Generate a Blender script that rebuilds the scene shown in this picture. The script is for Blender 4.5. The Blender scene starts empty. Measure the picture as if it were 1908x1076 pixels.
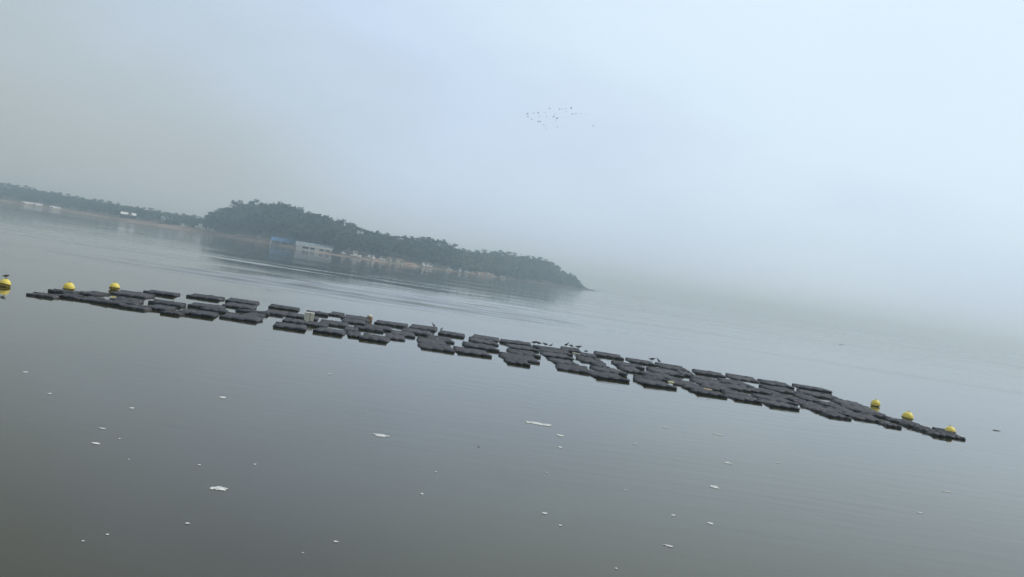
import bpy, bmesh, math, random
from mathutils import Vector, Matrix, noise
import numpy as np
random.seed(11); rng = np.random.default_rng(5)
scene = bpy.context.scene
COL = scene.collection
R = math.radians

# ------------------------------------------------------------------ camera
F, CX, CY, H = 1832.0, 954.0, 538.0, 4.5        # focal length in photo pixels, centre, eye height
ROLL = R(8.6); HOR = (1105.0, 534.0)
PITCH = math.atan((CY - (HOR[1] + (CX - HOR[0]) * math.tan(ROLL))) * math.cos(ROLL) / F)
ca, sa, cp, sp = math.cos(ROLL), math.sin(ROLL), math.cos(PITCH), math.sin(PITCH)
RV = Vector((ca, sa * sp, sa * cp)); UV = Vector((-sa, ca * sp, ca * cp)); FV = Vector((0, cp, -sp))
cam = bpy.data.cameras.new("camera"); cam.sensor_width = 36; cam.lens = 36 * F / 1908
cam.clip_start = 0.1; cam.clip_end = 30000
cam_o = bpy.data.objects.new("camera", cam); COL.objects.link(cam_o)
m = Matrix.Identity(4)
for i in range(3):
    m[i][0], m[i][1], m[i][2] = RV[i], UV[i], -FV[i]
m[2][3] = H
cam_o.matrix_world = m
scene.camera = cam_o

def ray(px, py):
    return FV + RV * ((px - CX) / F) + UV * ((CY - py) / F)
def water_at(px, py):
    d = ray(px, py); t = -H / d.z
    return Vector((d.x * t, d.y * t, 0))
def at_dist(px, py, D):                                   # point on a pixel's ray at depth y = D
    d = ray(px, py); return Vector((0, 0, H)) + d * (D / d.y)

# ------------------------------------------------------------------ sky, sun, exposure
SUN_AZ, SUN_EL = R(80), R(46)                             # azimuth from +Y towards +X
sdir = Vector((math.sin(SUN_AZ) * math.cos(SUN_EL), math.cos(SUN_AZ) * math.cos(SUN_EL), math.sin(SUN_EL)))
world = bpy.data.worlds.new("World"); scene.world = world; world.use_nodes = True
nt = world.node_tree; nt.nodes.clear()
def N(t, **k):
    n = nt.nodes.new(t)
    for a, b in k.items(): setattr(n, a, b)
    return n
out = N('ShaderNodeOutputWorld'); bg = N('ShaderNodeBackground'); bg.inputs[1].default_value = 0.1
sky = N('ShaderNodeTexSky', sky_type='NISHITA', sun_disc=False)
sky.sun_elevation = SUN_EL; sky.sun_rotation = SUN_AZ; sky.dust_density = 4; sky.air_density = 1.2
tc = N('ShaderNodeTexCoord')
dot = N('ShaderNodeVectorMath', operation='DOT_PRODUCT'); dot.inputs[1].default_value = (0.333, 0.748, 0.574)          # the thin, bright part of the cloud veil
nt.links.new(tc.outputs['Generated'], dot.inputs[0])
ac = N('ShaderNodeMath', operation='ARCCOSINE'); nt.links.new(dot.outputs['Value'], ac.inputs[0])
mp = N('ShaderNodeMapping'); mp.inputs['Scale'].default_value = (2.2, 2.2, 6.5)
nt.links.new(tc.outputs['Generated'], mp.inputs[0])
cn = N('ShaderNodeTexNoise'); cn.inputs['Scale'].default_value = 1.3; cn.inputs['Detail'].default_value = 4
cn.inputs['Roughness'].default_value = 0.45; nt.links.new(mp.outputs[0], cn.inputs[0])
nsub = N('ShaderNodeMath', operation='SUBTRACT'); nsub.inputs[1].default_value = 0.5; nt.links.new(cn.outputs[0], nsub.inputs[0])
nmul = N('ShaderNodeMath', operation='MULTIPLY_ADD'); nmul.inputs[1].default_value = 0.42
nt.links.new(nsub.outputs[0], nmul.inputs[0]); nt.links.new(ac.outputs[0], nmul.inputs[2])
ndiv = N('ShaderNodeMath', operation='DIVIDE'); ndiv.inputs[1].default_value = math.pi; nt.links.new(nmul.outputs[0], ndiv.inputs[0])
ramp = N('ShaderNodeValToRGB'); nt.links.new(ndiv.outputs[0], ramp.inputs[0])
SKY_STOPS = [(0.05, (0.78, 0.90, 0.99)), (0.14, (0.69, 0.84, 0.97)), (0.21, (0.58, 0.71, 0.89)),
             (0.29, (0.47, 0.55, 0.61)), (0.36, (0.42, 0.47, 0.48)), (0.6, (0.46, 0.51, 0.54))]
el = ramp.color_ramp.elements
while len(el) < len(SKY_STOPS): el.new(0.5)
for e, (p_, c_) in zip(el, SKY_STOPS): e.position = p_; e.color = (*c_, 1)
gain = N('ShaderNodeMixRGB', blend_type='MULTIPLY'); gain.inputs[0].default_value = 1
gain.inputs[2].default_value = (10, 10, 10, 1); nt.links.new(ramp.outputs[0], gain.inputs[1])
mix = N('ShaderNodeMixRGB'); mix.inputs[0].default_value = 0.9                 # a nearly closed veil of cloud
nt.links.new(sky.outputs[0], mix.inputs[1]); nt.links.new(gain.outputs[0], mix.inputs[2])
nt.links.new(mix.outputs[0], bg.inputs[0]); nt.links.new(bg.outputs[0], out.inputs[0])

sun = bpy.data.lights.new("sun", 'SUN'); sun.energy = 1.5; sun.angle = R(14); sun.color = (1, 0.98, 0.95)
sun_o = bpy.data.objects.new("sun", sun); COL.objects.link(sun_o)
sun_o.rotation_euler = (-sdir).to_track_quat('-Z', 'Y').to_euler()
vs = scene.view_settings
scene.display_settings.display_device = 'sRGB'
vs.view_transform = 'Standard'; vs.look = 'None'; vs.gamma = 1; vs.exposure = 0.15; vs.use_curve_mapping = False
cy = scene.cycles
cy.use_denoising = True; cy.volume_bounces = 8; cy.max_bounces = 10

# ------------------------------------------------------------------ helpers
def tag(o, label=None, cat=None, group=None, kind=None):
    if label: o['label'] = label
    if cat: o['category'] = cat
    if group: o['group'] = group
    if kind: o['kind'] = kind
    return o
def link(name, me, mat=None, parent=None, loc=None):
    o = bpy.data.objects.new(name, me); COL.objects.link(o)
    if mat and me: me.materials.append(mat)
    if parent: o.parent = parent
    if loc is not None: o.location = loc
    return o
def empty(name, loc, rz=0):
    o = bpy.data.objects.new(name, None); COL.objects.link(o); o.empty_display_size = .2
    o.location = loc; o.rotation_euler = (0, 0, rz); return o
def mesh_of(name, v, f, smooth=False):
    me = bpy.data.meshes.new(name); me.from_pydata([tuple(map(float, p)) for p in v], [], [tuple(map(int, q)) for q in f]); me.update()
    if smooth: me.polygons.foreach_set('use_smooth', [True] * len(me.polygons))
    return me
def from_bm(name, bm, smooth=False):
    bmesh.ops.recalc_face_normals(bm, faces=bm.faces)
    me = bpy.data.meshes.new(name); bm.to_mesh(me); bm.free()
    if smooth: me.polygons.foreach_set('use_smooth', [True] * len(me.polygons))
    return me
def copy_tree(o, parent=None):
    c = o.copy(); COL.objects.link(c); c.parent = parent
    for ch in list(o.children): copy_tree(ch, c)
    return c
def box(bm, x0, x1, y0, y1, z0, z1, bev=0):
    vs_ = [bm.verts.new(p) for p in ((x0,y0,z0),(x1,y0,z0),(x1,y1,z0),(x0,y1,z0),(x0,y0,z1),(x1,y0,z1),(x1,y1,z1),(x0,y1,z1))]
    fs = [bm.faces.new([vs_[i] for i in q]) for q in ((0,3,2,1),(4,5,6,7),(0,1,5,4),(1,2,6,5),(2,3,7,6),(3,0,4,7))]
    if bev:
        ed = {e for f_ in fs for e in f_.edges}
        bmesh.ops.bevel(bm, geom=list(ed), offset=bev, segments=2, affect='EDGES')
def loft(bm, rings, cap=True):                            # rings: lists of points, same count
    rv = [[bm.verts.new(p) for p in r_] for r_ in rings]
    n = len(rv[0])
    for a_, b_ in zip(rv, rv[1:]):
        for i in range(n): bm.faces.new((a_[i], a_[(i+1)%n], b_[(i+1)%n], b_[i]))
    if cap:
        bm.faces.new(list(reversed(rv[0]))); bm.faces.new(rv[-1])
def tube(bm, pts, rad, n=8):                              # round tube through points, radius per point
    pts = [Vector(p) for p in pts]; rings = []
    for i, p in enumerate(pts):
        d = (pts[min(i+1, len(pts)-1)] - pts[max(i-1, 0)]).normalized()
        s = d.cross(Vector((0, 0, 1)))
        if s.length < .05: s = d.cross(Vector((0, 1, 0)))
        s.normalize(); t = s.cross(d)
        rings.append([p + (s * math.cos(2*math.pi*k/n) + t * math.sin(2*math.pi*k/n)) * rad[i] for k in range(n)])
    loft(bm, rings)

def material(name, color, rough=0.8, var=None, scale=5.0, bump=0.0, bscale=30.0, spec=0.5, detail=4):
    mt = bpy.data.materials.new(name); mt.use_nodes = True
    t = mt.node_tree; b = t.nodes['Principled BSDF']
    b.inputs['Base Color'].default_value = (*color, 1); b.inputs['Roughness'].default_value = rough
    b.inputs['Specular IOR Level'].default_value = spec
    tcn = t.nodes.new('ShaderNodeTexCoord')
    if var:
        n = t.nodes.new('ShaderNodeTexNoise'); n.inputs['Scale'].default_value = scale; n.inputs['Detail'].default_value = detail
        t.links.new(tcn.outputs['Object'], n.inputs[0])
        r_ = t.nodes.new('ShaderNodeValToRGB'); t.links.new(n.outputs[0], r_.inputs[0])
        r_.color_ramp.elements[0].position = .35; r_.color_ramp.elements[1].position = .65
        r_.color_ramp.elements[0].color = (*color, 1); r_.color_ramp.elements[1].color = (*var, 1)
        t.links.new(r_.outputs[0], b.inputs['Base Color'])
    if bump:
        n = t.nodes.new('ShaderNodeTexNoise'); n.inputs['Scale'].default_value = bscale
        t.links.new(tcn.outputs['Object'], n.inputs[0])
        u = t.nodes.new('ShaderNodeBump'); u.inputs['Strength'].default_value = bump
        t.links.new(n.outputs[0], u.inputs['Height']); t.links.new(u.outputs[0], b.inputs['Normal'])
    return mt

M = dict(
    bag=material('bag_mesh', (.026, .024, .027), .8, (.058, .053, .055), 9, .6, 60, .4),
    float_black=material('float_plastic', (.008, .010, .016), .6, (.016, .018, .025), 14),
    yellow=material('buoy_yellow', (.84, .64, .05), .42, (.90, .74, .16), 6, .1, 20),
    band=material('buoy_band', (.10, .075, .02), .7, (.18, .13, .03), 12),
    foam=material('foam', (.70, .70, .67), .8, (.84, .84, .80), 25, .6, 60),
    drift=material('driftwood', (.05, .04, .035), .9, (.09, .07, .06), 10, .5, 30),
    bird=material('bird_feathers', (.045, .042, .04), .8, (.10, .09, .085), 18),
    goose=material('flying_bird_feathers', (.05, .05, .05), .8, (.09, .09, .09), 8),
    white=material('white_paint', (.86, .86, .84), .5, (.74, .74, .72), 3),
    cream=material('cream_paint', (.74, .70, .58), .6, (.62, .58, .48), 3),
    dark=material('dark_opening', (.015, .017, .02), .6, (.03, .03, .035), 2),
    blue=material('blue_roof', (.05, .17, .38), .5, (.08, .23, .46), 1.2),
    grey_roof=material('grey_roof', (.16, .21, .25), .55, (.24, .29, .33), .8),
    wall=material('weathered_wall', (.30, .29, .27), .85, (.20, .19, .18), 1.0),
    styro=material('weathered_foam_block', (.75, .74, .68), .8, (.62, .60, .52), 8, .3, 40),
    brown=material('stained_brown', (.16, .10, .055), .8, (.26, .18, .10), 12),
    peach=material('faded_orange', (.72, .55, .36), .7, (.80, .66, .48), 10),
    pine=material('pine_leaves', (.014, .026, .018), .9, (.038, .058, .034), .55, detail=3),
    broad=material('broadleaf_leaves', (.045, .072, .038), .9, (.085, .115, .055), .5, detail=3),
    trunk=material('bark', (.07, .05, .04), .9, (.13, .09, .07), 4),
    beach=material('beach_sand', (.15, .11, .08), .95, (.32, .24, .17), .07),
    soil=material('hill_soil', (.045, .050, .032), .95, (.09, .085, .05), .06),
    pale_yellow=material('faded_yellow', (.66, .60, .28), .6, (.74, .70, .42), 9),
    glass=material('window_glass', (.03, .04, .05), .15),
    red=material('faded_red_paint', (.42, .10, .06), .6, (.30, .09, .06), 4),
    pole=material('galvanised_pole', (.35, .36, .36), .5, (.28, .28, .28), 4),
)
# net weave on the bags
t = M['bag'].node_tree; b = t.nodes['Principled BSDF']
tcn = t.nodes.new('ShaderNodeTexCoord'); v = t.nodes.new('ShaderNodeTexVoronoi'); v.inputs['Scale'].default_value = 38
t.links.new(tcn.outputs['Object'], v.inputs[0])
mx = t.nodes.new('ShaderNodeMixRGB'); mx.blend_type = 'MULTIPLY'; mx.inputs[0].default_value = .5
src = b.inputs['Base Color'].links[0].from_socket
t.links.new(src, mx.inputs[1]); t.links.new(v.outputs['Distance'], mx.inputs[2])
gn = t.nodes.new('ShaderNodeMixRGB'); gn.blend_type = 'MULTIPLY'; gn.inputs[0].default_value = 1; gn.inputs[2].default_value = (1.5, 1.5, 1.5, 1)
t.links.new(mx.outputs[0], gn.inputs[1]); t.links.new(gn.outputs[0], b.inputs['Base Color'])
# each bag a little different in weathering
oi = t.nodes.new('ShaderNodeObjectInfo'); mr = t.nodes.new('ShaderNodeMapRange')
mr.inputs['To Min'].default_value = .75; mr.inputs['To Max'].default_value = 1.3; t.links.new(oi.outputs['Random'], mr.inputs[0])
g2 = t.nodes.new('ShaderNodeMixRGB'); g2.blend_type = 'MULTIPLY'; g2.inputs[0].default_value = 1
t.links.new(gn.outputs[0], g2.inputs[1]); t.links.new(mr.outputs[0], g2.inputs[2]); t.links.new(g2.outputs[0], b.inputs['Base Color'])

for k_ in ('pine', 'broad'):
    t = M[k_].node_tree; b = t.nodes['Principled BSDF']; src = b.inputs['Base Color'].links[0].from_socket
    tcn = t.nodes.new('ShaderNodeTexCoord'); n = t.nodes.new('ShaderNodeTexNoise'); n.inputs['Scale'].default_value = .07; n.inputs['Detail'].default_value = 3
    t.links.new(tcn.outputs['Object'], n.inputs[0]); oi = t.nodes.new('ShaderNodeObjectInfo')
    a_ = t.nodes.new('ShaderNodeMath'); a_.operation = 'MULTIPLY_ADD'; a_.inputs[1].default_value = .35; t.links.new(oi.outputs['Random'], a_.inputs[0]); t.links.new(n.outputs[0], a_.inputs[2])
    r_ = t.nodes.new('ShaderNodeValToRGB'); t.links.new(a_.outputs[0], r_.inputs[0]); e_ = r_.color_ramp.elements
    e_[0].position = .45; e_[0].color = (.7, .75, .75, 1); e_[1].position = .9; e_[1].color = (1.9, 1.6, 1.2, 1)
    mx = t.nodes.new('ShaderNodeMixRGB'); mx.blend_type = 'MULTIPLY'; mx.inputs[0].default_value = 1
    t.links.new(src, mx.inputs[1]); t.links.new(r_.outputs[0], mx.inputs[2]); t.links.new(mx.outputs[0], b.inputs['Base Color'])
t = M['yellow'].node_tree; b = t.nodes['Principled BSDF']; src = b.inputs['Base Color'].links[0].from_socket        # slime and scuffs towards the waterline
tcn = t.nodes.new('ShaderNodeTexCoord'); sz = t.nodes.new('ShaderNodeSeparateXYZ'); t.links.new(tcn.outputs['Object'], sz.inputs[0])
n = t.nodes.new('ShaderNodeTexNoise'); n.inputs['Scale'].default_value = 9; n.inputs['Detail'].default_value = 4; t.links.new(tcn.outputs['Object'], n.inputs[0])
a_ = t.nodes.new('ShaderNodeMath'); a_.operation = 'MULTIPLY_ADD'; a_.inputs[1].default_value = .30; t.links.new(n.outputs[0], a_.inputs[0]); t.links.new(sz.outputs['Z'], a_.inputs[2])
r_ = t.nodes.new('ShaderNodeValToRGB'); t.links.new(a_.outputs[0], r_.inputs[0]); e_ = r_.color_ramp.elements
e_[0].position = .12; e_[0].color = (1, 1, 1, 1); e_[1].position = .21; e_[1].color = (0, 0, 0, 1)
mx = t.nodes.new('ShaderNodeMixRGB'); mx.inputs[2].default_value = (.16, .13, .035, 1)
t.links.new(r_.outputs[0], mx.inputs[0]); t.links.new(src, mx.inputs[1]); t.links.new(mx.outputs[0], b.inputs['Base Color'])
def lacy(mt, scale, lo, hi):
    t = mt.node_tree; b = t.nodes['Principled BSDF']; tcn = t.nodes.new('ShaderNodeTexCoord')
    n = t.nodes.new('ShaderNodeTexNoise'); n.inputs['Scale'].default_value = scale; n.inputs['Detail'].default_value = 3
    t.links.new(tcn.outputs['Object'], n.inputs[0]); m_ = t.nodes.new('ShaderNodeMapRange'); m_.inputs['From Min'].default_value = lo; m_.inputs['From Max'].default_value = hi
    t.links.new(n.outputs[0], m_.inputs[0]); t.links.new(m_.outputs[0], b.inputs['Alpha'])
lacy(M['foam'], 28, .36, .52)
M['foam_thin'] = material('foam_thin', (.66, .66, .63), .8, (.80, .80, .77), 25); lacy(M['foam_thin'], 22, .38, .60)
t = M['bag'].node_tree; b = t.nodes['Principled BSDF']; src = b.inputs['Base Color'].links[0].from_socket
tcn = t.nodes.new('ShaderNodeTexCoord'); oi = t.nodes.new('ShaderNodeObjectInfo'); va = t.nodes.new('ShaderNodeVectorMath'); va.operation = 'ADD'
vm = t.nodes.new('ShaderNodeVectorMath'); vm.operation = 'SCALE'; vm.inputs['Scale'].default_value = 1.0
t.links.new(tcn.outputs['Object'], va.inputs[0]); t.links.new(oi.outputs['Location'], va.inputs[1])
n = t.nodes.new('ShaderNodeTexNoise'); n.inputs['Scale'].default_value = 7; n.inputs['Detail'].default_value = 2; t.links.new(va.outputs[0], n.inputs[0])
r_ = t.nodes.new('ShaderNodeValToRGB'); t.links.new(n.outputs[0], r_.inputs[0]); e_ = r_.color_ramp.elements
e_[0].position = .66; e_[0].color = (0, 0, 0, 1); e_[1].position = .72; e_[1].color = (.75, .75, .75, 1)
mx = t.nodes.new('ShaderNodeMixRGB'); mx.inputs[2].default_value = (.34, .33, .31, 1)
t.links.new(r_.outputs[0], mx.inputs[0]); t.links.new(src, mx.inputs[1]); t.links.new(mx.outputs[0], b.inputs['Base Color'])

# ------------------------------------------------------------------ water
def crest(x, y, x0, x1, yc, w, A, wob=1.2, ph=0.0, tilt=0.0):
    """one long low swell ridge between x0 and x1"""
    ex = 1 / (1 + np.exp(-(x - x0) / 3.0)) * 1 / (1 + np.exp((x - x1) / 3.0))
    yy = y - yc - tilt * (x - x0) - wob * np.sin(x * 0.11 + ph) - 0.35 * np.sin(x * 0.53 + ph * 2)
    broken = 0.72 + 0.28 * np.sin(x * 0.8 + ph * 3) * np.sin(x * 0.31 + ph)
    return A * ex * broken * (np.exp(-(yy / w) ** 2) - 0.35 * np.exp(-((yy - 1.9 * w) / (1.3 * w)) ** 2))
CRESTS = [(-33, -13, 89.5, 1.2, .15), (-24, 2, 116, 1.3, .13), (-39, -6, 94.5, 1.4, .24), (-35, 4, 101, 1.5, .31), (-29, 9, 105.5, 1.2, .14), (-27, 14, 110.5, 1.7, .25), 
          (-95, -34, 126, 1.5, .14), (-80, -40, 140, 1.5, .03), (-105, -34, 160, 1.7, .15), (-60, -26, 176, 2.0, .05),
          (-22, -4, 122, 1.4, .13), (0, 14, 124, 1.4, .12), (-17, -2, 131, 1.4, .09), (-9, 13, 141, 1.5, .09), (-25, -8, 150, 1.4, .04), (-4, 11, 158, 1.4, .045),
          (-22, 8, 172, 1.6, .035), (-30, -10, 192, 1.8, .04), (-6, 10, 205, 1.8, .035), (-110, -60, 222, 2.2, .05), (-60, -15, 250, 2.3, .03)]
def water_z(x, y):
    z = np.zeros_like(x)
    for i, (a, b_, yc, w, A) in enumerate(CRESTS):
        z += crest(x, y, a, b_, yc, w, A, ph=i * 1.7, tilt=0.02 * math.sin(i * 2.3))
    return z
xs = np.concatenate([[-8000, -4000, -2000, -1000, -500, -250], np.arange(-170, 40, 1.2), [50, 70, 120, 250, 500, 1000, 2000, 4000, 8000]])
ys = np.concatenate([[-8000, -2000, -500, -100, -20, 0, 10, 20, 30, 40, 50, 60, 70, 78], np.arange(82, 190, .38), np.arange(190, 275, .7),
                     [285, 300, 330, 400, 500, 700, 1000, 2000, 4000, 8000]])
X, Y = np.meshgrid(xs, ys); Z = water_z(X, Y)
nx, ny = len(xs), len(ys)
V = np.stack([X, Y, Z], -1).reshape(-1, 3)
I = np.arange(nx * ny).reshape(ny, nx)
FA = np.stack([I[:-1, :-1], I[:-1, 1:], I[1:, 1:], I[1:, :-1]], -1).reshape(-1, 4)
me = bpy.data.meshes.new('water'); me.vertices.add(len(V)); me.vertices.foreach_set('co', V.ravel())
me.loops.add(FA.size); me.loops.foreach_set('vertex_index', FA.ravel().astype(np.int32))
me.polygons.add(len(FA)); me.polygons.foreach_set('loop_start', np.arange(0, FA.size, 4, dtype=np.int32))
me.polygons.foreach_set('use_smooth', np.ones(len(FA), bool)); me.update(calc_edges=True)
wm = bpy.data.materials.new('sea_water'); wm.use_nodes = True
t = wm.node_tree; b = t.nodes['Principled BSDF']
b.inputs['Base Color'].default_value = (.040, .043, .038, 1); b.inputs['Roughness'].default_value = .015; b.inputs['IOR'].default_value = 1.28; b.inputs['Specular Tint'].default_value = (1.0, .90, .64, 1)
tcn = t.nodes.new('ShaderNodeTexCoord')
def wnoise(scale, sx, sy, det=3):
    mpn = t.nodes.new('ShaderNodeMapping'); mpn.inputs['Scale'].default_value = (sx, sy, 1)
    n = t.nodes.new('ShaderNodeTexNoise'); n.inputs['Scale'].default_value = scale; n.inputs['Detail'].default_value = det
    t.links.new(tcn.outputs['Object'], mpn.inputs[0]); t.links.new(mpn.outputs[0], n.inputs[0]); return n
rip = wnoise(1.0, .35, 1.3, 3); small = wnoise(5.0, .6, 1.2, 2); patch = wnoise(.02, .6, 1.6, 2); mud = wnoise(.05, .5, 1.5, 3)
pr = t.nodes.new('ShaderNodeMapRange'); pr.inputs['From Min'].default_value = .42; pr.inputs['From Max'].default_value = .62
pr.inputs['To Min'].default_value = .15; pr.inputs['To Max'].default_value = 1.0; t.links.new(patch.outputs[0], pr.inputs[0])
ad = t.nodes.new('ShaderNodeMath'); ad.operation = 'MULTIPLY_ADD'; ad.inputs[1].default_value = .12
t.links.new(small.outputs[0], ad.inputs[0]); t.links.new(rip.outputs[0], ad.inputs[2])
ml = t.nodes.new('ShaderNodeMath'); ml.operation = 'MULTIPLY'; t.links.new(ad.outputs[0], ml.inputs[0]); t.links.new(pr.outputs[0], ml.inputs[1])
sep = t.nodes.new('ShaderNodeSeparateXYZ'); t.links.new(tcn.outputs['Object'], sep.inputs[0])
far = t.nodes.new('ShaderNodeMapRange'); far.inputs['From Min'].default_value = 230; far.inputs['From Max'].default_value = 520       # a light breeze off the far shore
far.inputs['To Min'].default_value = 1.0; far.inputs['To Max'].default_value = 4.0; t.links.new(sep.outputs['Y'], far.inputs[0])
m2 = t.nodes.new('ShaderNodeMath'); m2.operation = 'MULTIPLY'; t.links.new(ml.outputs[0], m2.inputs[0]); t.links.new(far.outputs[0], m2.inputs[1]); ml = m2
slick = wnoise(.035, .45, 1.5, 4); rr_ = t.nodes.new('ShaderNodeMapRange'); rr_.inputs['From Min'].default_value = .40; rr_.inputs['From Max'].default_value = .66
rr_.inputs['To Min'].default_value = .012; rr_.inputs['To Max'].default_value = .10; t.links.new(slick.outputs[0], rr_.inputs[0]); t.links.new(rr_.outputs[0], b.inputs['Roughness'])
bp = t.nodes.new('ShaderNodeBump'); bp.inputs['Strength'].default_value = 1; bp.inputs['Distance'].default_value = .011
t.links.new(ml.outputs[0], bp.inputs['Height']); t.links.new(bp.outputs[0], b.inputs['Normal'])
cr = t.nodes.new('ShaderNodeValToRGB'); t.links.new(mud.outputs[0], cr.inputs[0])
cr.color_ramp.elements[0].position = .35; cr.color_ramp.elements[0].color = (.030, .025, .004, 1)
cr.color_ramp.elements[1].position = .65; cr.color_ramp.elements[1].color = (.042, .036, .008, 1)
t.links.new(cr.outputs[0], b.inputs['Base Color'])
tag(link('water', me, wm), kind='structure')

# ------------------------------------------------------------------ far shore: terrain
def az_px(px):                                            # azimuth of a pixel on the horizon line
    d = ray(px, HOR[1] + (px - HOR[0]) * math.tan(ROLL)); return math.atan2(d.x, d.y)
SHORE = [(-140, 1280), (0, 1180), (100, 1060), (240, 900), (370, 830), (450, 750), (510, 670), (560, 620), (620, 590), (700, 610), (800, 660),
         (870, 720), (940, 800), (1020, 900), (1080, 980), (1106, 1010), (1125, 1030)]
SIL = [(-140, 312), (-60, 325), (0, 336), (30, 342), (60, 347), (100, 355), (150, 364), (200, 372), (250, 381), (300, 390), (340, 396), (380, 402), (394, 403),
       (402, 388), (420, 382), (450, 376), (480, 373), (510, 376), (545, 382), (575, 391), (586, 399), (594, 399), (605, 400), (630, 407), (660, 419),
       (700, 430), (750, 437), (800, 443), (832, 452), (852, 459), (900, 463), (950, 467), (975, 472), (1000, 476), (1025, 480), (1040, 492), (1050, 502), (1070, 508),
       (1080, 521), (1092, 533), (1103, 543), (1130, 549)]
saz = np.array([az_px(p) for p, _ in SHORE]); sd = np.array([d for _, d in SHORE])
sil = [ray(*p) for p in SIL]
laz = np.array([math.atan2(d.x, d.y) for d in sil]); lel = np.array([d.z / math.hypot(d.x, d.y) for d in sil])
bw = [(-140, 26), (300, 24), (480, 21), (520, 19), (622, 17), (645, 9), (720, 5), (930, 3.5), (960, 1.2), (1130, 1)]       # beach width
bz = [(-140, 1.6), (200, 2.0), (430, 2.6), (500, 2.0), (560, 1.2), (640, .7), (930, .5), (960, .25), (1130, .2)]      # beach height
def lin(tab, az): return float(np.interp(az, [az_px(p) for p, _ in tab], [q for _, q in tab]))
def shore_d(az): return float(np.interp(az, saz, sd))
AZ_DOME0, AZ_TIP = az_px(398), az_px(1106)
def setback(az):
    return float(np.interp(az, [az_px(p) for p in (-140, 380, 400, 500, 900, 1060, 1106, 1130)], [190, 150, 90, 110, 100, 50, 12, 6]))
def tree_h(az):
    return float(np.interp(az, [az_px(p) for p in (-140, 380, 399, 420, 590, 640, 1020, 1060, 1085, 1106)], [9, 9, 17, 15, 14, 11, 10, 8, 4, .5]))
def ridge_z(az):                                          # height of the tree line
    D = shore_d(az) + setback(az); return H + D * float(np.interp(az, laz, lel))
def ground(az, off):
    W, Zb, S = lin(bw, az), lin(bz, az), setback(az)
    W = min(W, S * .45); top = max(ridge_z(az) - tree_h(az), min(Zb * 1.15, max(ridge_z(az) - .2, .3)))
    Zb = min(Zb, top)
    if off <= W: return Zb * (off / W) if off > 0 else off * .05
    if off <= S:
        u = (off - W) / (S - W); return Zb + (top - Zb) * (u ** .8)
    u = min(1, (off - S) / 150); return top * (1 - u) - .6 * u
def pos(az, off):
    D = shore_d(az) + off
    return Vector((math.sin(az) * D, math.cos(az) * D, ground(az, off)))
azs = np.linspace(saz[0], az_px(1122), 260)
fr = [-.12, 0, .25, .5, .75, 1.0]
verts, faces = [], []; rows = []
for a_ in azs:
    W, S = min(lin(bw, a_), setback(a_) * .45), setback(a_)
    offs = [W * q for q in fr] + [W + (S - W) * q for q in (.1, .25, .4, .55, .7, .85, 1)] + [S + q for q in (25, 60, 100, 150)]
    for k, o_ in enumerate(offs):
        p = pos(a_, o_); j = noise.noise(p * .06) * .5 + noise.noise(p * .25) * .25
        if 0 < o_: p.z += j * min(1, o_ / 20)
        verts.append(p)
nr = len(offs); nb = len(fr) - 1
bv, bf, hv, hf = [], [], [], []
for i in range(len(azs) - 1):
    for k in range(nr - 1):
        q = (i * nr + k, (i + 1) * nr + k, (i + 1) * nr + k + 1, i * nr + k + 1)
        (bf if k < nb else hf).append(q)
def sub(fl):
    used = sorted({i for q in fl for i in q}); mp_ = {o_: n for n, o_ in enumerate(used)}
    return [verts[i] for i in used], [tuple(mp_[i] for i in q) for q in fl]
tag(link('beach', mesh_of('beach', *sub(bf), smooth=True), M['beach']), kind='structure')
tag(link('hill', mesh_of('hill', *sub(hf), smooth=True), M['soil']), kind='structure')

# ------------------------------------------------------------------ trees
def crown_arrays(rs, kind, h):
    """leaf-clump quads of one crown, base at z=0, total height h"""
    pts, size = [], []
    nb_ = rs.integers(7, 12)
    rad = h * (.30 if kind == 'pine' else .36)
    for i in range(nb_):
        if kind == 'pine':
            zc = h * rs.uniform(.5, .93); rr = rad * (1.15 - abs(zc / h - .68) * 1.9)
        else:
            zc = h * rs.uniform(.28, .86); rr = rad * (1.1 - abs(zc / h - .5) * 1.6)
        th = rs.uniform(0, 6.283); q = rr * math.sqrt(rs.uniform(0, .75))
        c = np.array([q * math.cos(th), q * math.sin(th), zc]); s = h * rs.uniform(.075, .15)
        n = 26
        d = rs.normal(size=(n, 3)); d /= np.linalg.norm(d, axis=1)[:, None]
        pts.append(c + d * s * rs.uniform(.45, 1.15, (n, 1)) * np.array([1.25, 1.25, .72])); size.append(np.full(n, h * .045) * rs.uniform(.7, 1.5, n))
    return np.concatenate(pts), np.concatenate(size)
def quads(P, s, rs):
    n = len(P); a_ = rs.normal(size=(n, 3)); a_ /= np.linalg.norm(a_, axis=1)[:, None]
    c = rs.normal(size=(n, 3)); b_ = np.cross(a_, c); b_ /= np.linalg.norm(b_, axis=1)[:, None]
    a_, b_ = a_ * s[:, None], b_ * s[:, None] * .75
    return np.stack([P - a_, P - b_ * .8, P + a_, P + b_], 1).reshape(-1, 3)
def mesh_quads(name, VQ):
    me = bpy.data.meshes.new(name); n = len(VQ)
    me.vertices.add(n); me.vertices.foreach_set('co', VQ.astype(np.float32).ravel())
    me.loops.add(n); me.loops.foreach_set('vertex_index', np.arange(n, dtype=np.int32))
    me.polygons.add(n // 4); me.polygons.foreach_set('loop_start', np.arange(0, n, 4, dtype=np.int32)); me.update(calc_edges=True)
    return me
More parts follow.
